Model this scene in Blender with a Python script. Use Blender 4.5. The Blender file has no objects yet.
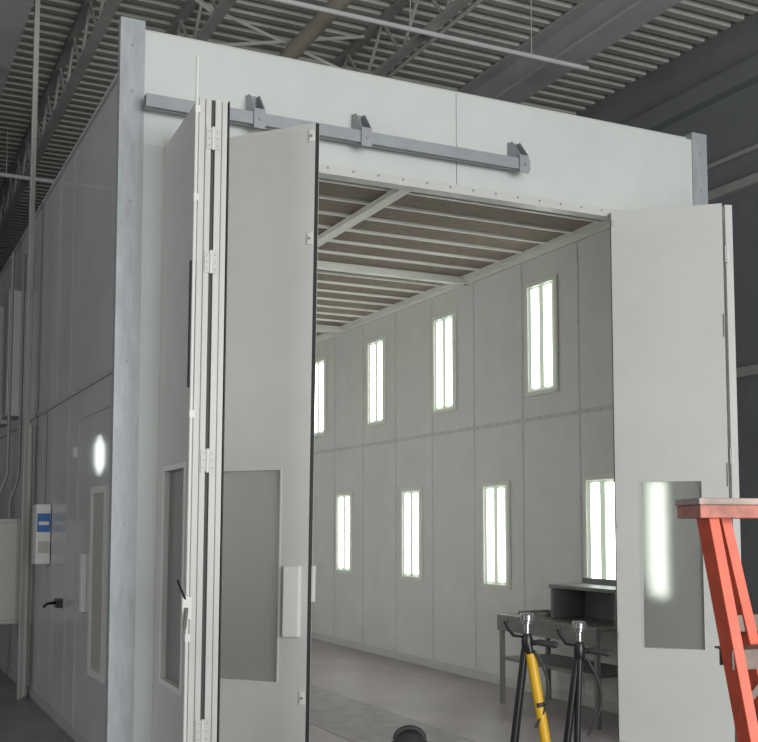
import bpy, math, random
from mathutils import Vector, Matrix
random.seed(4)
S=bpy.context.scene
COL=S.collection
try:
    S.view_settings.view_transform='Standard'
except Exception: pass

# ---------------- materials ----------------
def mat(name,col,rough=.5,metal=0,nscale=0,namt=0,bump=0,bscale=200,emit=None,estr=0,spec=.5,stretch=None,coat=0):
    m=bpy.data.materials.new(name); m.use_nodes=True
    nt=m.node_tree; b=nt.nodes['Principled BSDF']
    b.inputs['Base Color'].default_value=(*col,1); b.inputs['Roughness'].default_value=rough
    b.inputs['Metallic'].default_value=metal
    b.inputs['Specular IOR Level'].default_value=spec
    if coat:
        b.inputs['Coat Weight'].default_value=coat; b.inputs['Coat Roughness'].default_value=.035
    tc=nt.nodes.new('ShaderNodeTexCoord')
    src=tc.outputs['Object']
    if stretch:
        mp=nt.nodes.new('ShaderNodeMapping'); mp.inputs['Scale'].default_value=stretch
        nt.links.new(src,mp.inputs[0]); src=mp.outputs[0]
    if namt:
        n=nt.nodes.new('ShaderNodeTexNoise'); n.inputs['Scale'].default_value=nscale; n.inputs['Detail'].default_value=6
        n.inputs['Roughness'].default_value=.65
        nt.links.new(src,n.inputs['Vector'])
        r=nt.nodes.new('ShaderNodeValToRGB')
        r.color_ramp.elements[0].position=.3; r.color_ramp.elements[1].position=.7
        r.color_ramp.elements[0].color=(*[c*(1-namt) for c in col],1)
        r.color_ramp.elements[1].color=(*[min(1,c*(1+namt)) for c in col],1)
        nt.links.new(n.outputs[0],r.inputs[0]); nt.links.new(r.outputs[0],b.inputs['Base Color'])
    if bump:
        n2=nt.nodes.new('ShaderNodeTexNoise'); n2.inputs['Scale'].default_value=bscale
        nt.links.new(src,n2.inputs['Vector'])
        bm=nt.nodes.new('ShaderNodeBump'); bm.inputs['Strength'].default_value=bump; bm.inputs['Distance'].default_value=.01
        nt.links.new(n2.outputs[0],bm.inputs['Height']); nt.links.new(bm.outputs[0],b.inputs['Normal'])
    if emit:
        b.inputs['Emission Color'].default_value=(*emit,1); b.inputs['Emission Strength'].default_value=estr
    return m
def glassmat(name,tint,gl=.09,rough=.05):
    m=bpy.data.materials.new(name); m.use_nodes=True; nt=m.node_tree
    for n in list(nt.nodes): nt.nodes.remove(n)
    o=nt.nodes.new('ShaderNodeOutputMaterial'); t=nt.nodes.new('ShaderNodeBsdfRefraction'); t.inputs['Color'].default_value=(*tint,1)
    t.inputs['Roughness'].default_value=.55; t.inputs['IOR'].default_value=1.16
    d=nt.nodes.new('ShaderNodeBsdfDiffuse'); d.inputs[0].default_value=(.50,.51,.48,1)
    g=nt.nodes.new('ShaderNodeBsdfGlossy'); g.inputs['Roughness'].default_value=rough
    g.inputs[0].default_value=(.9,.9,.9,1)
    m0=nt.nodes.new('ShaderNodeMixShader'); m0.inputs[0].default_value=.36
    nt.links.new(t.outputs[0],m0.inputs[1]); nt.links.new(d.outputs[0],m0.inputs[2])
    mx=nt.nodes.new('ShaderNodeMixShader'); mx.inputs[0].default_value=gl
    nt.links.new(m0.outputs[0],mx.inputs[1]); nt.links.new(g.outputs[0],mx.inputs[2]); nt.links.new(mx.outputs[0],o.inputs[0])
    return m
M_front=mat('painted_panel_white',(.62,.64,.62),.42,0,1.1,.06,.05,300)
M_side=mat('side_panel_paint',(.56,.565,.55),.42,0,1.2,.08,coat=.35,spec=.3)
M_sidet=mat('side_trim_paint',(.46,.47,.46),.4,0,3,.08)
M_leaf=mat('door_leaf_paint',(.59,.59,.565),.42,0,1.4,.05,.08,260)
M_in=mat('booth_liner_paint',(.70,.70,.685),.5,0,2.2,.05,.15,160)
M_seam=mat('liner_seam_paint',(.58,.585,.565),.5,0,2.2,.06)
M_infl=mat('booth_floor_paint',(.37,.33,.35),.45,0,1.6,.16,.1,60)
M_grate=mat('floor_grate_steel',(.30,.27,.29),.5,.1,6,.2)
M_galv=mat('galvanised_steel',(.38,.405,.42),.5,.15,7,.14,.05,80,stretch=(3,3,.6))
M_galvd=mat('rail_grey_steel',(.33,.355,.37),.5,.15,6,.10)
M_filt=mat('ceiling_filter_media',(.255,.21,.17),.95,0,12,.15,.4,400)
M_rib=mat('ceiling_rib_paint',(.76,.77,.73),.5,0,3,.06)
M_black=mat('black_rubber',(.035,.035,.037),.6)
M_blackm=mat('black_metal',(.025,.025,.027),.32,.4)
M_chrome=mat('chrome',(.75,.76,.78),.14,1)
M_steel=mat('plain_steel',(.42,.42,.41),.35,.8)
M_rivet=mat('rivet_grey',(.30,.30,.29),.5,.3)
M_white=mat('white_plastic',(.74,.74,.71),.4)
M_cream=mat('cabinet_cream',(.46,.47,.43),.45,0,3,.06)
M_cond=mat('conduit_grey',(.26,.265,.25),.5,.2,3,.06)
M_blue=mat('blue_panel',(.03,.13,.42),.4)
M_glass=glassmat('tinted_glass',(.80,.81,.79))
M_deck=mat('roof_deck_paint',(.48,.47,.44),.6,0,1.2,.14)
M_beam=mat('roof_beam_paint',(.52,.53,.52),.55,0,2,.10)
M_joist=mat('joist_paint',(.44,.44,.42),.55,0,2,.12)
M_wallr=mat('building_wall_paint',(.225,.235,.245),.7,0,1.5,.10)
M_conc=mat('concrete_floor',(.22,.225,.23),.4,0,2.5,.3,.1,40)
M_tan=mat('tan_pipe',(.54,.49,.40),.6)
M_orange=mat('orange_fibreglass',(.70,.10,.045),.5,0,18,.16)
M_cap=mat('ladder_grey_cap',(.36,.28,.25),.55,0,14,.35)
M_capo=mat('cap_red_skirt',(.42,.14,.10),.5,0,14,.4)
M_alu=mat('ladder_tread_worn',(.17,.13,.11),.55,.1,14,.35)
M_yellow=mat('yellow_sleeve',(.74,.43,.02),.4,0,20,.08)
M_bench=mat('bench_grey_paint',(.17,.175,.17),.5,0,4,.2)
M_tube=mat('fluorescent_tube',(.9,.95,.88),.4,emit=(.95,1,.93),estr=6.5)
M_ref=mat('reflector_glow',(.42,.46,.38),.35,emit=(.85,1,.80),estr=.30)  # weak emission stands in for the tubes' soft halo on the reflector
M_dark=mat('dark_seam',(.07,.07,.07),.7)
M_glint=mat('glint_emitter',(.8,.85,.9),.3,emit=(.95,1,1),estr=9)  # glowing material of the added glint source

# ---------------- builder ----------------
class MB:
    def __init__(s,T=None): s.v=[];s.f=[];s.mi=[];s.mats=[];s.T=T or Matrix()
    def m(s,mt):
        if mt not in s.mats: s.mats.append(mt)
        return s.mats.index(mt)
    def add(s,vs,fs,mt):
        o=len(s.v); k=s.m(mt)
        s.v+= [s.T@Vector(v) for v in vs]
        for f in fs: s.f.append([o+i for i in f]); s.mi.append(k)
    def box(s,x0,x1,y0,y1,z0,z1,mt):
        s.add([(x0,y0,z0),(x1,y0,z0),(x1,y1,z0),(x0,y1,z0),(x0,y0,z1),(x1,y0,z1),(x1,y1,z1),(x0,y1,z1)],
          [(0,3,2,1),(4,5,6,7),(0,1,5,4),(1,2,6,5),(2,3,7,6),(3,0,4,7)],mt); return s
    def tube(s,pts,r,mt,n=12,caps=True):
        pts=[Vector(p) for p in pts]; rs=r if isinstance(r,(list,tuple)) else [r]*len(pts)
        vs=[];fs=[]; up=None
        for i,p in enumerate(pts):
            d=(pts[min(i+1,len(pts)-1)]-pts[max(i-1,0)]).normalized()
            if up is None:
                up=Vector((0,0,1)) if abs(d.z)<.9 else Vector((1,0,0))
            a=d.cross(up).normalized(); b=a.cross(d).normalized(); up=b
            for k in range(n):
                t=2*math.pi*k/n; vs.append(p+(a*math.cos(t)+b*math.sin(t))*rs[i])
        for i in range(len(pts)-1):
            for k in range(n):
                k2=(k+1)%n; fs.append((i*n+k,i*n+k2,(i+1)*n+k2,(i+1)*n+k))
        if caps:
            fs.append(tuple(range(n-1,-1,-1))); fs.append(tuple((len(pts)-1)*n+k for k in range(n)))
        s.add(vs,fs,mt); return s
    def bar(s,p0,p1,w,d,mt,side=None):
        p0=Vector(p0);p1=Vector(p1);ax=(p1-p0).normalized()
        sd=Vector(side) if side is not None else (Vector((0,0,1)) if abs(ax.z)<.9 else Vector((1,0,0)))
        sd=(sd-ax*sd.dot(ax)).normalized(); o=ax.cross(sd)
        vs=[]
        for p in (p0,p1):
            for a,b in((-1,-1),(1,-1),(1,1),(-1,1)): vs.append(p+sd*a*w/2+o*b*d/2)
        s.add(vs,[(0,3,2,1),(4,5,6,7),(0,1,5,4),(1,2,6,5),(2,3,7,6),(3,0,4,7)],mt); return s
    def extr(s,poly,p0,axis,u,v,L,mt):
        p0=Vector(p0);axis=Vector(axis);u=Vector(u);v=Vector(v);n=len(poly)
        vs=[p0+u*a+v*b for a,b in poly]+[p0+u*a+v*b+axis*L for a,b in poly]
        fs=[tuple(range(n-1,-1,-1)),tuple(range(n,2*n))]+[(i,(i+1)%n,n+(i+1)%n,n+i) for i in range(n)]
        s.add(vs,fs,mt); return s
    def obj(s,name,parent=None,bevel=0,smooth=False,origin=None,**props):
        if origin is None:
            xs=[v.x for v in s.v];ys=[v.y for v in s.v];zs=[v.z for v in s.v]
            origin=Vector(((min(xs)+max(xs))/2,(min(ys)+max(ys))/2,min(zs)))
        origin=Vector(origin)
        me=bpy.data.meshes.new(name); me.from_pydata([v-origin for v in s.v],[],s.f)
        for mt in s.mats: me.materials.append(mt)
        for p,k in zip(me.polygons,s.mi): p.material_index=k
        if smooth:
            for p in me.polygons: p.use_smooth=True
            try: me.set_sharp_from_angle(angle=math.radians(40))
            except Exception: pass
        me.update()
        import bmesh
        bm=bmesh.new(); bm.from_mesh(me); bmesh.ops.recalc_face_normals(bm,faces=bm.faces); bm.to_mesh(me); bm.free()
        o=bpy.data.objects.new(name,me); COL.objects.link(o); o.location=origin
        if bevel:
            b=o.modifiers.new('bevel','BEVEL'); b.width=bevel; b.segments=2; b.limit_method='ANGLE'; b.angle_limit=math.radians(50)
        if parent:
            o.parent=parent; o.matrix_parent_inverse=Matrix.Translation(-Vector(parent['wl']))
        o['wl']=tuple(origin)
        for k,v in props.items(): o[k]=v
        return o
def empty(name,loc,parent=None,**props):
    e=bpy.data.objects.new(name,None); e.empty_display_size=.2; COL.objects.link(e); e.location=loc; e['wl']=tuple(loc)
    if parent:
        e.parent=parent; e.matrix_parent_inverse=Matrix.Translation(-Vector(parent['wl']))
    for k,v in props.items(): e[k]=v
    return e
c0,s0=.9003,.4352
def H(r,f,z): return Vector((c0*r+s0*f,-s0*r+c0*f,z))

# ---------------- building shell ----------------
ZC=7.0
MB().box(-9,8.6,-12,26,-.2,0,M_conc).obj('floor',kind='structure')
MB().box(8.4,8.6,-12,26,0,ZC+.2,M_wallr).obj('wall_right',kind='structure')
MB().box(-9,8.6,26,26.2,0,ZC+.2,M_wallr).obj('wall_back',kind='structure')
MB().box(-9.2,-9,-12,26,0,ZC+.2,M_wallr).obj('wall_left',kind='structure')
b=MB()
pl=[(-.12,-.2),(0,-.5),(.12,-.2),(.12,.2),(0,.5),(-.12,.2)]
b.extr(pl,(-2.12,25.995,3.25),(0,-1,0),(1,0,0),(0,0,1),.02,M_glint)  # added unseen emitter, mirrored as a glint in the booth side wall
b.box(-2.25,-2.235,25.96,25.998,2.72,3.78,M_beam); b.box(-2.005,-1.99,25.96,25.998,2.72,3.78,M_beam)
b.obj('glint_panel',kind='structure')
b=MB(); P=.2;y=-12;prof=[]
while y<26:
    prof+=[(y,ZC),(y+.085,ZC),(y+.115,ZC+.055),(y+.17,ZC+.055)]; y+=P
prof.append((26,ZC)); n=len(prof)
vs=[(-9,a,z) for a,z in prof]+[(8.6,a,z) for a,z in prof]
b.add(vs,[(i,i+1,n+i+1,n+i) for i in range(n-1)],M_deck)
b.obj('ceiling',kind='structure')
for X in (-2.9,2.0,2.95,4.9):
    b=MB()
    for zz in (6.94,6.42):
        b.box(X-.05,X+.05,-12,26,zz-.02 if zz<6.9 else zz,zz+.03 if zz<6.9 else zz+.055,M_joist)
    yy=-12;k=0
    while yy<25.6:
        z0,z1=(6.42,6.95) if k%2==0 else (6.95,6.42)
        b.tube([(X,yy,z0),(X,yy+.45,z1)],.018,M_joist,6); yy+=.45;k+=1
    b.obj('roof_joist',category='roof joist',label='painted open-web steel joist under the corrugated roof deck',group='open-web roof joists')
for (xa,xb,yy) in ((2.0,2.95,9.6),(2.95,4.9,10.4)):
    b=MB(); b.bar((xa+.05,yy,6.45),(xb-.05,yy,6.93),.035,.006,M_joist); b.bar((xa+.05,yy+.03,6.93),(xb-.05,yy+.03,6.45),.035,.006,M_joist)
    b.obj('cross_brace',category='brace',label='crossed thin steel bracing between roof joists',group='roof cross braces')
def ibeam(X,w,h,ztop,lab,mt=M_beam):
    b=MB(); b.box(X-w/2,X+w/2,-12,26,ztop-.03,ztop,mt); b.box(X-w/2,X+w/2,-12,26,ztop-h,ztop-h+.03,mt); b.box(X-.012,X+.012,-12,26,ztop-h+.02,ztop-.02,mt)
    b.obj('roof_beam',category='steel beam',label=lab)
ibeam(1.22,.28,.46,6.99,'wide pale steel beam spanning below the roof deck')
ibeam(6.75,.34,.42,6.99,'wide light grey steel beam below the roof deck')
def hung(p0,p1,r,mt,name,cat,lab,n=6):
    b=MB(); p0=Vector(p0);p1=Vector(p1); b.tube([p0,p1],r,mt,14)
    for k in range(n):
        p=p0.lerp(p1,(k+.5)/n); b.tube([p,(p.x,p.y,ZC-.003)],.006,M_joist,6)
    b.obj(name,smooth=True,category=cat,label=lab)
hung((4.02,-12,6.6),(4.02,26,6.6),.085,M_tan,'roof_pipe','pipe','tan insulated pipe hung under the roof deck',12)
hung((-3,8.95,6.36),(6.75,8.95,6.36),.026,M_beam,'sprinkler_pipe','pipe','thin pale sprinkler pipe across the joists',7)
hung((-3,15.2,6.35),(8.3,15.2,6.35),.03,M_beam,'sprinkler_pipe','pipe','thin white pipe crossing beneath the roof steel')
MB().tube([(5.6,-12,6.965),(5.6,26,6.965)],.022,M_white,8).obj('conduit',smooth=True,category='conduit',label='thin white conduit along the roof deck')
for z,h,dd in((6.35,.22,.14),(5.2,.1,.08),(3.2,.1,.08)):
    MB().box(8.4-dd,8.4,-12,26,z-h/2,z+h/2,M_joist if z<6 else M_wallr).obj('wall_girt',category='wall girt',label='horizontal painted steel girt on the grey wall')
MB().tube([(8.372,-12,5.55),(8.372,26,5.55)],.028,M_joist,8).obj('conduit',smooth=True,category='conduit',label='grey conduit running along the dark wall')

# ---------------- booth ----------------
XL,XR,YF,YB,ZT=1.549,6.0,6.6,15.2,4.71
IL,IR,IC=1.68,5.87,4.24
booth=empty('spray_booth',(3.78,10.9,0),category='paint booth',label='large white sheet-metal spray paint booth with folding doors')
b=MB(); b.box(XL,IL,YF+.06,YB,0,ZT,M_side)
for yy in (9.0,11.6,14.1): b.box(XL-.003,XL,yy-.008,yy+.008,0,ZT,M_sidet)
b.box(XL-.014,XL,YF+.06,YB,2.63,2.67,M_sidet)
b.box(XL-.02,XL,YF+.06,YB,ZT-.03,ZT,M_side)
b.box(XL-.015,XL,YF+.06,YB,0,.08,M_sidet)
b.obj('side_wall',booth,label='grey gloss outer side wall')
def seams(b,x,sgn):
    a,c=(x-.004,x+.001) if sgn<0 else (x-.001,x+.004)
    for k in range(10):
        yy=7.05+k*.925
        b.box(a,c,yy-.009,yy+.009,0.1,IC,M_seam)
    b.box(a-.003 if sgn<0 else a,c if sgn<0 else c+.003,YF+.06,YB-.06,2.60,2.64,M_seam)
    b.box(a-.01 if sgn<0 else a,c if sgn<0 else c+.01,YF+.06,YB-.06,0,.1,M_seam)
    b.box(a-.03 if sgn<0 else a,c if sgn<0 else c+.03,YF+.06,YB-.06,IC-.06,IC,M_rib)
    for k in range(43):
        yy=6.9+k*.19
        b.box(a-.007 if sgn<0 else a,c if sgn<0 else c+.007,yy-.006,yy+.006,2.613,2.625,M_rivet)
    for k in range(10):
        for j in range(20):
            yy=7.05+k*.925; zz=.25+j*.2
            b.box(a-.003 if sgn<0 else a,c if sgn<0 else c+.003,yy-.005,yy+.005,zz-.005,zz+.005,M_rivet)
b=MB(); b.box(IR,XR,YF+.06,YB,0,ZT,M_in); seams(b,IR,-1); b.obj('liner_wall',booth,label='pale grey-white interior wall of riveted panels')
b=MB(); b.box(IL,IL+.01,YF+.06,YB-.06,0,IC,M_in); seams(b,IL+.01,1); b.obj('liner_wall',booth,label='pale interior wall panels')
b=MB(); b.box(XL,XR,YB,YB+.08,0,ZT,M_in); b.obj('rear_wall',booth)
b=MB(); b.box(XL,XR,YF+.06,YB,ZT,ZT+.04,M_side); b.obj('booth_roof',booth)
b=MB(); b.box(IL+.01,IR,YF-.3,YB,0.001,.012,M_infl)
b.box(3.35,4.17,YF+.4,YB-1,.012,.016,M_grate)
b.obj('booth_floor',booth,label='worn grey painted booth floor with a pit grating')
b=MB(); b.box(XL,3.807,YF,YF+.06,3.98,ZT,M_front); b.box(3.811,XR,YF,YF+.06,3.98,ZT,M_front)
b.box(3.80,3.82,YF+.01,YF+.05,3.98,ZT,M_dark)
b.obj('header_panel',booth,.002,label='broad white header panel above the opening')
b=MB(); b.box(IL,5.9,YF-.012,YF+.09,3.965,3.98,M_leaf); b.box(IL,5.9,YF-.012,YF,3.98,4.03,M_leaf)
for k in range(22):
    x=1.85+k*.19; b.tube([(x,YF-.012,4.005),(x,YF-.018,4.005)],.008,M_rivet,6)
b.obj('header_flange',booth,label='white bolted flange strip')
b=MB(); b.box(XL,1.69,YF,YF+.06,0,3.98,M_front); b.box(1.655,1.70,YF+.06,YF+.12,0,3.98,M_front); b.obj('door_jamb',booth,.003)
b=MB(); b.box(5.88,XR,YF,YF+.06,0,3.98,M_front); b.obj('door_jamb',booth,.003)
for x0,x1 in((1.395,1.549),(6.0,6.15)):
    b=MB(); b.box(x0,x1,YF-.012,YF,0,ZT+.06,M_galv)
    xo=x0 if x0<3 else x1-.012
    b.box(xo,xo+.012,YF,YF+.05,0,ZT+.06,M_galv)
    xc=x1-.012 if x0<3 else x0
    b.box(xc,xc+.012,YF,YF+.1,0,ZT+.06,M_galv)
    for z in (.6,1.6,2.6,3.6,4.3,4.6):
        b.tube([((x0+x1)/2,YF-.012,z),((x0+x1)/2,YF-.02,z)],.009,M_galvd,6)
    b.obj('corner_post',booth,label='galvanised steel corner post')
b=MB(); b.box(IL,IR,YF+.06,YB,IC+.02,IC+.05,M_filt); b.obj('ceiling_filter',booth,label='brown filter media between white ribs')
b=MB()
k=0
while 6.72+k*.405<YB:
    yy=6.72+k*.405; b.box(IL+.01,IR,yy-.018,yy+.018,IC,IC+.02,M_rib); k+=1
for x in(IL+.05,IR-.05): b.box(x-.04,x+.04,YF+.06,YB,IC-.02,IC+.02,M_rib)
b.obj('ceiling_rib',booth,label='pale painted ribs holding filters')
b=MB(); b.box(3.73,3.79,YF+.1,YB,IC-.05,IC,M_rib); b.box(3.71,3.81,YF+.1,YB,IC-.06,IC-.05,M_rib); b.obj('ceiling_beam',booth,.003)
for yy in(9.95,13.2):
    b=MB(); b.box(IL+.01,IR,yy-.025,yy+.025,IC-.05,IC,M_rib); b.box(IL+.01,IR,yy-.04,yy+.04,IC-.06,IC-.05,M_rib); b.obj('ceiling_beam',booth,.003)
def fixture(yc,z0,z1,wall,w=.53):
    sg=-1 if wall=='R' else 1
    x=IR-.006 if wall=='R' else IL+.016
    f=empty('light_fixture',(x,yc,z0),booth,label='lit fluorescent light fixture behind glass')
    def bx(b,d0,d1,*a):
        xa,xb=x+sg*d0,x+sg*d1; b.box(min(xa,xb),max(xa,xb),*a)
    b=MB();t=.045
    bx(b,0,.018,yc-w/2,yc-w/2+t,z0,z1,M_rib); bx(b,0,.018,yc+w/2-t,yc+w/2,z0,z1,M_rib)
    bx(b,0,.018,yc-w/2+t,yc+w/2-t,z0,z0+t,M_rib); bx(b,0,.018,yc-w/2+t,yc+w/2-t,z1-t,z1,M_rib)
    b.obj('fixture_frame',f,.003)
    b=MB(); bx(b,0,.004,yc-w/2+t,yc+w/2-t,z0+t,z1-t,M_ref); b.obj('reflector',f)
    iw=(w-2*t)
    for q in(-1,1):
        yq=yc+q*iw*.235; r=iw*.145
        b=MB(); n=8; pl=[(r*math.cos(math.pi*k/n),.012*math.sin(math.pi*k/n)) for k in range(n+1)]
        b.extr(pl,(x+sg*.004,yq,z0+t+.03),(0,0,1),(0,1,0),(sg,0,0),z1-z0-2*t-.06,M_tube)
        b.obj('tube',f,smooth=False)
for yc in (8.55,10.45,12.2,14.08): fixture(yc,2.84,3.95,'R')
for yc in (7.65,9.4,11.25,13.18): fixture(yc,.96,2.04,'R')
fixture(6.94,.96,2.04,'R',.34)
for yc in (8.55,10.45,12.2,14.08): fixture(yc,2.84,3.95,'L')
for yc in (7.65,9.4,11.25,13.18): fixture(yc,.96,2.04,'L')
b=MB(); b.box(XL-.02,4.34,YF-.15,YF-.142,4.17,4.25,M_galvd); b.box(XL-.02,4.34,YF-.142,YF-.098,4.24,4.25,M_galvd); b.box(XL-.02,4.34,YF-.098,YF-.09,4.17,4.25,M_galvd)
b.box(XL-.02,4.34,YF-.142,YF-.13,4.17,4.18,M_galvd);b.box(XL-.02,4.34,YF-.11,YF-.098,4.17,4.18,M_galvd)
b.obj('door_track',booth,label='grey steel sliding track')
for x in(2.26,3.02,4.28):
    b=MB(); b.box(x-.04,x+.04,YF-.012,YF-.001,4.24,4.41,M_galvd)
    pl=[(-.012,4.40),(-.06,4.40),(-.158,4.28),(-.158,4.14),(-.152,4.14),(-.152,4.262),(-.012,4.265)]
    b.extr(pl,(x-.038,YF,0),(1,0,0),(0,1,0),(0,0,1),.008,M_galvd)
    b.extr(pl,(x+.030,YF,0),(1,0,0),(0,1,0),(0,0,1),.008,M_galvd)
    b.box(x-.038,x+.038,YF-.167,YF-.159,4.14,4.27,M_galvd)
    b.tube([(x,YF-.167,4.2),(x,YF-.176,4.2)],.011,M_steel,6)
    b.obj('track_bracket',booth,.0015,label='grey steel hanger bracket')
# door leaves
LZ0,LZ1=.013,3.98
def shear(k): return Matrix(((1,0,k,-k*LZ1),(0,1,0,0),(0,0,1,0),(0,0,0,1)))
def leaf(p0,p1,gask,lab,flip=1,k=0,LT=.055,fm=None):
    fm=fm or M_seam
    p0=Vector((*p0,0));p1=Vector((*p1,0)); d=(p1-p0); L=d.length; d.normalize(); n=Vector((-d.y,d.x,0))*flip
    T=shear(k)@Matrix(((d.x,n.x,0,p0.x),(d.y,n.y,0,p0.y),(0,0,1,0),(0,0,0,1)))
    par=empty('door_leaf',(p0+d*L/2),booth,label=lab)
    a,c=.19,L-.19; za,zb=.70,1.92
    b=MB(T); b.box(0,L,0,LT,LZ0,za,M_leaf); b.box(0,L,0,LT,zb,LZ1,M_leaf); b.box(0,a,0,LT,za,zb,M_leaf); b.box(c,L,0,LT,za,zb,M_leaf)
    b.obj('leaf_panel',par)
    b=MB(T); t=.009 if fm is M_seam else .03
    for y0,y1 in((-.004,.0),(LT,LT+.004)):
        b.box(a-t,c+t,y0,y1,za-t,za,fm);b.box(a-t,c+t,y0,y1,zb,zb+t,fm);b.box(a-t,a,y0,y1,za,zb,fm);b.box(c,c+t,y0,y1,za,zb,fm)
    b.obj('window_frame',par)
    b=MB(T); b.box(a,c,LT/2-.003,LT/2+.003,za,zb,M_glass); b.obj('window_pane',par,label='grey tinted window pane')
    for g in gask:
        b=MB(T)
        if g==0: b.box(-.008,0,0.004,LT-.02,LZ0,LZ1,M_black)
        else: b.box(L,L+.008,0.004,LT-.02,LZ0,LZ1,M_black)
        b.obj('edge_gasket',par,label='black rubber edge gasket')
    return par,T,L
KA=.006
A,TA,LA=leaf((1.688,6.595),(1.655,5.72),[], 'white folding door leaf folded flat, hinged at the jamb',1,KA,.068,M_white)
Bf,TB,LB=leaf((1.748,5.72),(1.80,6.50),[], 'white folding door leaf folded inside the stack',-1,KA,.068)
C,TC,LC=leaf((1.86,6.42),(2.385,5.80),[1], 'white folding door leaf with tinted window and pull',1,.013)
D,TD,LD=leaf((5.13,6.54),(5.715,5.98),[0],'white folding door leaf angled across the opening',1,.001)
E,TE,LE=leaf((5.765,6.0),(5.93,6.56),[], 'white folding door leaf hinged at the jamb',-1)
SA=shear(KA)
def hinge(par,p,z,w,T):
    x,y=p; b=MB(T)
    b.box(x-w/2,x-.004,y-.004,y,z-.06,z+.06,M_leaf); b.box(x+.004,x+w/2,y-.004,y,z-.06,z+.06,M_leaf)
    b.tube([(x,y-.007,z-.065),(x,y-.007,z+.065)],.010,M_white,10)
    for dz in(-.04,0,.04):
        for dx in(-.6,.6): b.tube([(x+dx*w/2,y-.004,z+dz),(x+dx*w/2,y-.006,z+dz)],.004,M_rivet,6)
    b.obj('hinge',par,smooth=True,label='white painted butt hinge')
for z in (.5,1.95,3.05,3.75): hinge(A,(1.735,5.716),z,.075,SA)
for z in (.5,2.1,3.6): hinge(E,(5.752,5.98),z,.04,None)
b=MB(SA); b.box(1.727,1.747,5.735,5.74,.03,3.98,M_dark); b.obj('fold_seam',A,label='recessed gap between folded leaves')
b=MB(SA); b.box(1.822,1.829,5.712,5.77,.03,3.98,M_black); b.obj('edge_gasket',Bf,label='black rubber edge gasket')
for par,x in((A,1.69),(Bf,1.785)):
    b=MB(SA); b.box(x-.002,x+.002,5.712,5.719,.04,3.97,M_cond); b.obj('edge_fold',par,label='thin folded metal edge line')
b=MB(SA); b.tube([(1.635,5.70,.2),(1.635,5.70,4.2)],.010,M_white,10)
for z in(1.0,2.2,3.4,3.9): b.box(1.624,1.652,5.69,5.72,z-.02,z+.02,M_white)
b.obj('bolt_rod',A,smooth=True,label='long white vertical cane-bolt rod')
b=MB(SA); b.box(1.622,1.634,5.71,5.745,2.35,3.05,M_dark); b.obj('rod_sleeve',A,label='dark rubber sleeve strip')
b=MB(SA); b.box(1.60,1.65,5.67,5.70,1.10,1.22,M_white); b.tube([(1.62,5.68,1.2),(1.57,5.62,1.28),(1.55,5.59,1.31)],.006,M_blackm,8)
b.tube([(1.62,5.66,1.16),(1.60,5.62,1.06)],.010,M_steel,8)
b.obj('latch_lever',A,smooth=True,label='bolt latch with black lever')
b=MB(TC); b.box(LC-.145,LC-.035,-.035,-.0,.96,1.365,M_white); b.obj('door_pull',C,.008,label='white vertical pull housing')
b=MB(TC); b.box(LC-.01,LC+.022,.03,.06,1.16,1.365,M_white); b.obj('strike_plate',C,.004,label='small white strike plate on the edge')
for z in(3.28,.62,3.9):
    b=MB(TC); b.box(LC-.035,LC-.005,-.010,0,z-.035,z+.035,M_white); b.tube([(LC-.02,-.010,z),(LC-.02,-.016,z)],.008,M_steel,8); b.obj('leaf_clip',C,label='small steel strike clip')
for z in(3.9,.78,1.6):
    b=MB(TD); b.box(.01,.035,-.010,0,z-.025,z+.025,M_seam); b.obj('leaf_clip',D,label='small steel strike clip')
for z in(1.0,2.0,3.1):
    b=MB(TD); b.box(LD-.012,LD-.005,-.003,0,z-.12,z+.05,M_dark); b.obj('edge_slot',D)
# side personnel door
b=MB(); b.box(XL-.012,XL-.001,7.30,8.5,.05,2.42,M_side)
b.box(XL-.018,XL-.012,7.30,7.32,.05,2.40,M_sidet);b.box(XL-.018,XL-.012,8.48,8.5,.05,2.40,M_sidet);b.box(XL-.018,XL-.012,7.30,8.5,2.40,2.42,M_sidet)
sd=b.obj('side_door',booth,label='grey personnel door in the booth side')
y0,y1,z0,z1=7.38,7.90,.55,1.87
b=MB(); b.box(XL-.028,XL-.012,y0,y0+.06,z0,z1,M_white);b.box(XL-.028,XL-.012,y1-.06,y1,z0,z1,M_white);b.box(XL-.028,XL-.012,y0+.06,y1-.06,z0,z0+.05,M_white);b.box(XL-.028,XL-.012,y0+.06,y1-.06,z1-.05,z1,M_white)
b.obj('door_window_frame',sd)
b=MB(); b.box(XL-.018,XL-.013,y0+.06,y1-.06,z0+.05,z1-.05,M_cream); b.obj('door_window_pane',sd)
b=MB(); b.box(XL-.05,XL-.012,8.06,8.13,.97,1.39,M_white); b.obj('door_handle',sd,.006,label='white upright door pull')
b=MB(); b.box(XL-.05,XL,9.1,9.22,.93,1.0,M_blackm); b.tube([(XL-.04,9.16,.97),(XL-.13,9.06,.97),(XL-.16,9.02,.95)],.012,M_blackm,8); b.obj('door_lever',booth,smooth=True,label='black lever handle')
b=MB(); b.box(XL-.03,XL-.001,8.56,8.62,2.12,2.2,M_white); b.obj('door_bracket',booth)
for yy in (12.2,13.2,14.2):
    b=MB(); b.box(XL-.14,XL,yy-.25,yy+.25,2.75,4.1,M_side); b.obj('fixture_housing',booth,.01,label='protruding back of a light fixture')

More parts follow.
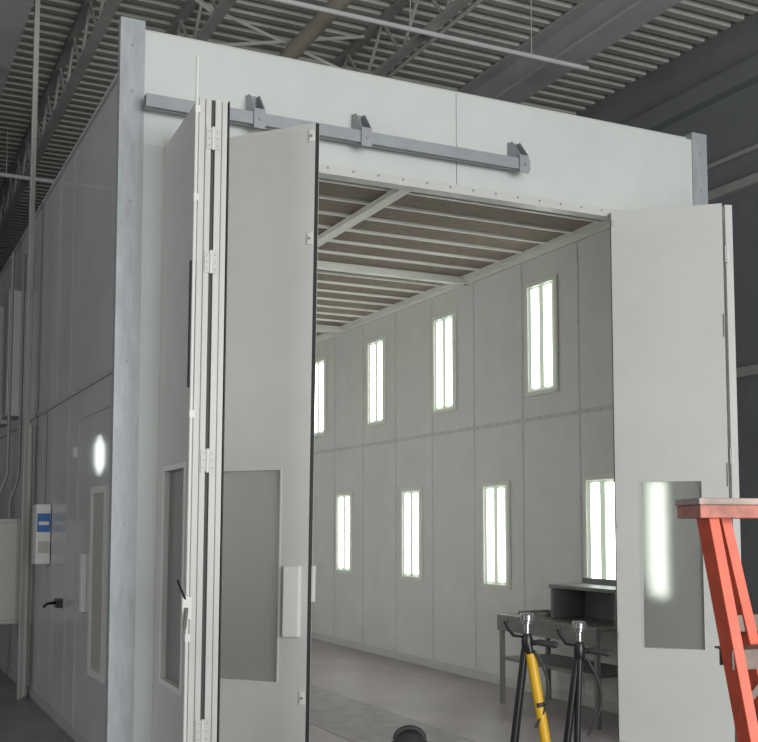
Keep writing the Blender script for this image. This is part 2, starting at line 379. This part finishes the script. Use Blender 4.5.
# -------- things at booth side --------
e=empty('control_box',(1.48,9.85,1.26),category='control box',label='white wall control box with blue panel on booth side')
MB().box(1.42,XL-.005,9.75,9.95,1.26,1.78,M_white).obj('housing',e,.010)
MB().box(1.427,1.537,9.742,9.75,1.54,1.70,M_blue).obj('blue_display',e,label='blue label panel')
MB().box(1.44,1.525,9.74,9.75,1.60,1.63,M_white).obj('display_text_strip',e)
b=MB(); b.box(1.44,1.525,9.735,9.75,1.36,1.46,M_cream); b.obj('keypad',e)
b=MB(); b.tube([(1.50,9.85,1.78),(1.50,9.85,2.6)],.012,M_cond,10); b.obj('conduit_drop',e,smooth=True)
e=empty('electrical_cabinet',(1.3,11.2,.65),category='electrical cabinet',label='cream metal electrical cabinet mounted on booth side')
MB().box(1.02,XL-.005,11.0,11.35,.65,1.66,M_cream).obj('cabinet_body',e,.01)
MB().box(1.05,1.50,10.985,11.0,.69,1.62,M_cream).obj('cabinet_door',e,.006)
MB().box(1.46,1.485,10.965,10.985,1.1,1.2,M_blackm).obj('cabinet_latch',e)
b=MB()
for dx in(0,.12):
    b.tube([(1.25+dx,11.15,1.66),(1.25+dx,11.15,1.85),(1.30+dx,11.15,1.98),(1.34+dx*.9,11.15,2.1),(1.34+dx*.9,11.15,4.3)],.018,M_cond,8)
b.obj('conduit_bundle',e,smooth=True)
b=MB(); b.box(1.41,1.46,10.6,10.63,.0,ZC-.005,M_joist); b.box(1.41,1.42,10.56,10.60,.0,ZC-.005,M_joist)
b.obj('strut_post',category='post',label='thin pale steel strut rising to the roof')
MB().tube([(1.49,10.75,0),(1.49,10.75,2.55)],.032,M_cream,12).obj('downpipe',smooth=True,category='pipe',label='pale vertical pipe beside booth wall')
MB().tube([(1.2,12.0,0),(1.2,12.0,ZC-.005)],.05,M_tan,12).obj('standpipe',smooth=True,category='pipe',label='tan vertical standpipe beside the booth')

# -------- bench --------
e=empty('workbench',(5.5,7.7,0.012),category='workbench',label='grey metal workbench with raised shelf inside booth')
b=MB(); b.box(5.24,5.80,6.95,8.4,.765,.80,M_bench); b.box(5.24,5.255,6.95,8.4,.66,.765,M_bench); b.obj('bench_top',e,.004)
for x in(5.27,5.76):
    for y in(6.98,8.36): MB().box(x-.018,x+.018,y-.018,y+.018,0.013,.765,M_bench).obj('bench_leg',e)
MB().box(5.27,5.78,7.0,8.34,.40,.43,M_bench).obj('lower_shelf',e)
b=MB(); b.box(5.42,5.80,6.95,7.85,1.06,1.09,M_bench); b.box(5.44,5.79,7.82,7.85,.80,1.06,M_bench); b.box(5.44,5.79,6.95,6.98,.80,1.06,M_bench); b.box(5.78,5.80,6.95,7.85,.80,1.14,M_bench); b.obj('raised_shelf',e,.003)
b=MB(); b.box(5.40,5.72,7.95,8.3,.802,.81,M_bench)
for q in((5.40,5.41,7.95,8.3),(5.71,5.72,7.95,8.3),(5.41,5.71,7.95,7.96),(5.41,5.71,8.29,8.3)): b.box(*q,.81,.83,M_bench)
b.obj('paint_tray',category='tray',label='flat grey steel tray lying on the workbench')

# -------- stands --------
def stand(r,f,zt,yellow,lab):
    base=H(r,f,0); e=empty('tripod_stand',base,category='stand',label=lab)
    hub=H(r,f,zt-.14)
    b=MB(); b.tube([H(r-.13,f,.0),H(r-.014,f,zt-.2)],.021,M_blackm,12); b.obj('shaft',e,smooth=True)
    b=MB()
    if yellow:
        b.tube([H(r+.15,f-.05,.0),H(r+.125,f-.04,.2)],.018,M_blackm,12); b.tube([H(r+.125,f-.04,.2),H(r+.015,f-.02,zt-.22)],.029,M_yellow,16); b.tube([H(r+.015,f-.02,zt-.22),H(r+.0,f-.01,zt-.15)],.020,M_blackm,12)
        b.tube([H(r+.062,f-.0282,.60),H(r+.058,f-.0275,.625)],.0296,M_black,16)
    else:
        b.tube([H(r-.04,f-.04,.0),H(r-.02,f-.02,.5),H(r,f-.01,zt-.18)],.018,M_blackm,12)
    b.obj('leg',e,smooth=True,label='yellow sleeved leg' if yellow else 'black leg')
    b=MB(); b.tube([H(r-.07,f+.3,.0),H(r,f+.02,zt-.18)],.014,M_blackm,12); b.obj('leg',e,smooth=True)
    b=MB(); b.tube([hub-Vector((0,0,.08)),hub-Vector((0,0,.06)),hub,hub+Vector((0,0,.03))],[.024,.032,.032,.022],M_blackm,16)
    b.tube([hub+Vector((0,0,-.03)),H(r+.07,f,zt-.16)],.015,M_blackm,10)
    b.obj('hub',e,smooth=True)
    b=MB(); z=zt; b.tube([H(r,f,z-.12),H(r,f,z-.06),H(r,f,z-.055),H(r,f,z-.045),H(r,f,z-.04),H(r,f,z-.01),H(r,f,z)],[.016,.016,.028,.028,.038,.040,.032],M_chrome,18); b.obj('clamp_head',e,smooth=True,label='chrome clamp head')
    b=MB(); b.tube([H(r+.03,f,zt-.16),H(r+.06,f-.02,zt-.16),H(r+.065,f-.02,zt-.16),H(r+.10,f-.03,zt-.165),H(r+.15,f-.05,zt-.17),H(r+.16,f-.05,zt-.172)],[.012,.012,.019,.017,.021,.014],M_black,12); b.obj('grip_handle',e,smooth=True,label='black rubber grip')
    b=MB(); b.tube([H(r-.03,f,zt-.13),H(r-.08,f-.03,zt-.12),H(r-.115,f-.04,zt-.07),H(r-.125,f-.04,zt-.035)],[.008,.010,.010,.015],M_blackm,10); b.obj('brake_lever',e,smooth=True)
    b=MB(); pts=[]
    for k in range(9):
        t=k/8; pts.append(H(r+.03+.08*math.sin(t*3.1),f-.05,zt-.2-.42*t))
    b.tube(pts,.008,M_black,8); b.obj('hose',e,smooth=True)
    return e
stand(.825,6.1,1.11,True,'black tripod stand with chrome head and yellow leg')
stand(1.125,6.15,1.06,False,'black tripod stand with chrome head and hose')

# -------- black can --------
b0=H(.15,5.4,0); e=empty('black_canister',b0,category='canister',label='low black round canister with carrying handle on floor')
b=MB(); b.tube([b0+Vector((0,0,0)),b0+Vector((0,0,.48)),b0+Vector((0,0,.54)),b0+Vector((0,0,.58)),b0+Vector((0,0,.595))],[.10,.10,.09,.055,.03],M_black,28); b.obj('can_body',e,smooth=True)
b=MB(); pts=[]
for k in range(11):
    t=math.pi*k/10; pts.append(b0+Vector((.07*math.cos(t)*c0,-.07*math.cos(t)*s0,.555+.055*math.sin(t))))
b.tube(pts,.014,M_black,10); b.obj('carry_handle',e,smooth=True)

# -------- ladder --------
W=Vector((c0*.95+s0*.3,-s0*.95+c0*.3,0)).normalized()
FR=Vector((-s0,-c0,0))
lad=empty('step_ladder',H(1.5,3.2,0),category='ladder',label='orange fiberglass step ladder with worn grey top cap')
ft0=H(.975,3.27,1.63); fb0=H(1.17,3.04,0.01)
rt0=H(1.045,3.36,1.63); rb0=H(1.40,3.42,0.01)
wt,wb=.36,.50
def rail(t,bm,wdt,par,nm='rail',mt=M_orange):
    ax=(bm-t).normalized(); b=MB()
    face=(W*.20+FR*.98).normalized(); dep=(face-ax*face.dot(ax)).normalized(); sd=ax.cross(dep).normalized()
    if sd.dot(W)<0: sd=-sd
    b.bar(t,bm,wdt,.005,mt,side=dep)
    b.bar(t+dep*(wdt/2)+sd*.014,bm+dep*(wdt/2)+sd*.014,.032,.005,mt,side=sd)
    b.bar(t-dep*(wdt/2)+sd*.014,bm-dep*(wdt/2)+sd*.014,.032,.005,mt,side=sd)
    b.obj(nm,par,.001,label='orange fiberglass side rail')
rail(ft0,fb0,.072,lad); rail(ft0+W*wt,fb0+W*wb,.072,lad)
rail(rt0,rb0,.050,lad); rail(rt0+W*wt,rb0+W*wb,.050,lad)
T=Matrix(((W.x,-FR.x,0,ft0.x),(W.y,-FR.y,0,ft0.y),(0,0,1,0),(0,0,0,1)))
b=MB(T); b.box(-.035,.42,-.07,.19,1.66,1.68,M_cap)
b.box(-.03,.415,-.065,-.055,1.62,1.66,M_capo);b.box(-.03,.415,.175,.185,1.62,1.66,M_capo);b.box(-.03,-.02,-.055,.175,1.62,1.66,M_capo);b.box(.405,.415,-.055,.175,1.62,1.66,M_capo)
b.obj('top_cap',lad,.003,label='scuffed red-orange cap with worn pale top')
for z in(1.235,.93,.625,.32):
    t=(1.63-z)/1.62; p=ft0.lerp(fb0,t); w=wt+(wb-wt)*t
    b=MB(); p.z=z; p=p-FR*.02
    b.bar(p,p+W*w,.11,.006,M_alu,side=FR)
    b.bar(p+FR*.055+Vector((0,0,-.026)),p+FR*.055+W*w+Vector((0,0,-.026)),.055,.006,M_alu,side=(0,0,1))
    b.bar(p-FR*.055+Vector((0,0,-.026)),p-FR*.055+W*w+Vector((0,0,-.026)),.055,.006,M_alu,side=(0,0,1))
    b.obj('step',lad,label='worn brown aluminium step')
    b=MB(); q=p+W*.02+FR*.05; b.bar(q+Vector((0,0,-.18)),p+W*.15+FR*.05+Vector((0,0,-.05)),.022,.005,M_alu); b.obj('step_brace',lad,label='diagonal steel brace below the step')
for z in(1.30,.9,.5):
    t=(1.63-z)/1.62; p=rt0.lerp(rb0,t); w=wt+(wb-wt)*t
    b=MB(); b.bar(p-W*.05,p+W*w,.05,.04,M_alu,side=(0,0,1)); b.obj('rear_brace',lad)
t=.45;pa=ft0.lerp(fb0,t);pb=rt0.lerp(rb0,t)
MB().bar(pa,pb,.02,.006,M_steel).obj('spreader',lad)

# ---------------- lights ----------------
def area(loc,tgt,sx,sy,e,col):
    l=bpy.data.lights.new('area','AREA'); l.shape='RECTANGLE'; l.size=sx;l.size_y=sy;l.energy=e;l.color=col
    o=bpy.data.objects.new('area_lamp',l); COL.objects.link(o); o.location=loc
    o.rotation_euler=(Vector(tgt)-Vector(loc)).to_track_quat('-Z','Y').to_euler()
area((3.5,-9,2.6),(3.5,6,2.2),7,4.5,1020,(.98,1,.99))  # daylight from the open end behind the camera
area((-7.5,4,3.5),(3,9,3),5,3,180,(.98,.99,1))  # area lamp on the left facing the booth, no door modelled there
area((2.5,-4,2.0),(4.2,9,7.5),6,3,230,(1,1,.98))  # added lamp outside the view, brightens the roof deck from below
w=bpy.data.worlds.new('w'); S.world=w; w.use_nodes=True
w.node_tree.nodes['Background'].inputs[0].default_value=(.96,.98,1,1); w.node_tree.nodes['Background'].inputs[1].default_value=1.0

# ---------------- camera ----------------
cam=bpy.data.cameras.new('cam'); co=bpy.data.objects.new('camera',cam); COL.objects.link(co)
co.location=(0,0,1.6); co.rotation_euler=(math.radians(94.487),0,math.radians(-25.8))
cam.sensor_width=36; cam.lens=1083/758*36; cam.shift_y=69/758; cam.clip_end=200
S.camera=co
for o in bpy.data.objects:
    if 'wl' in o: del o['wl']
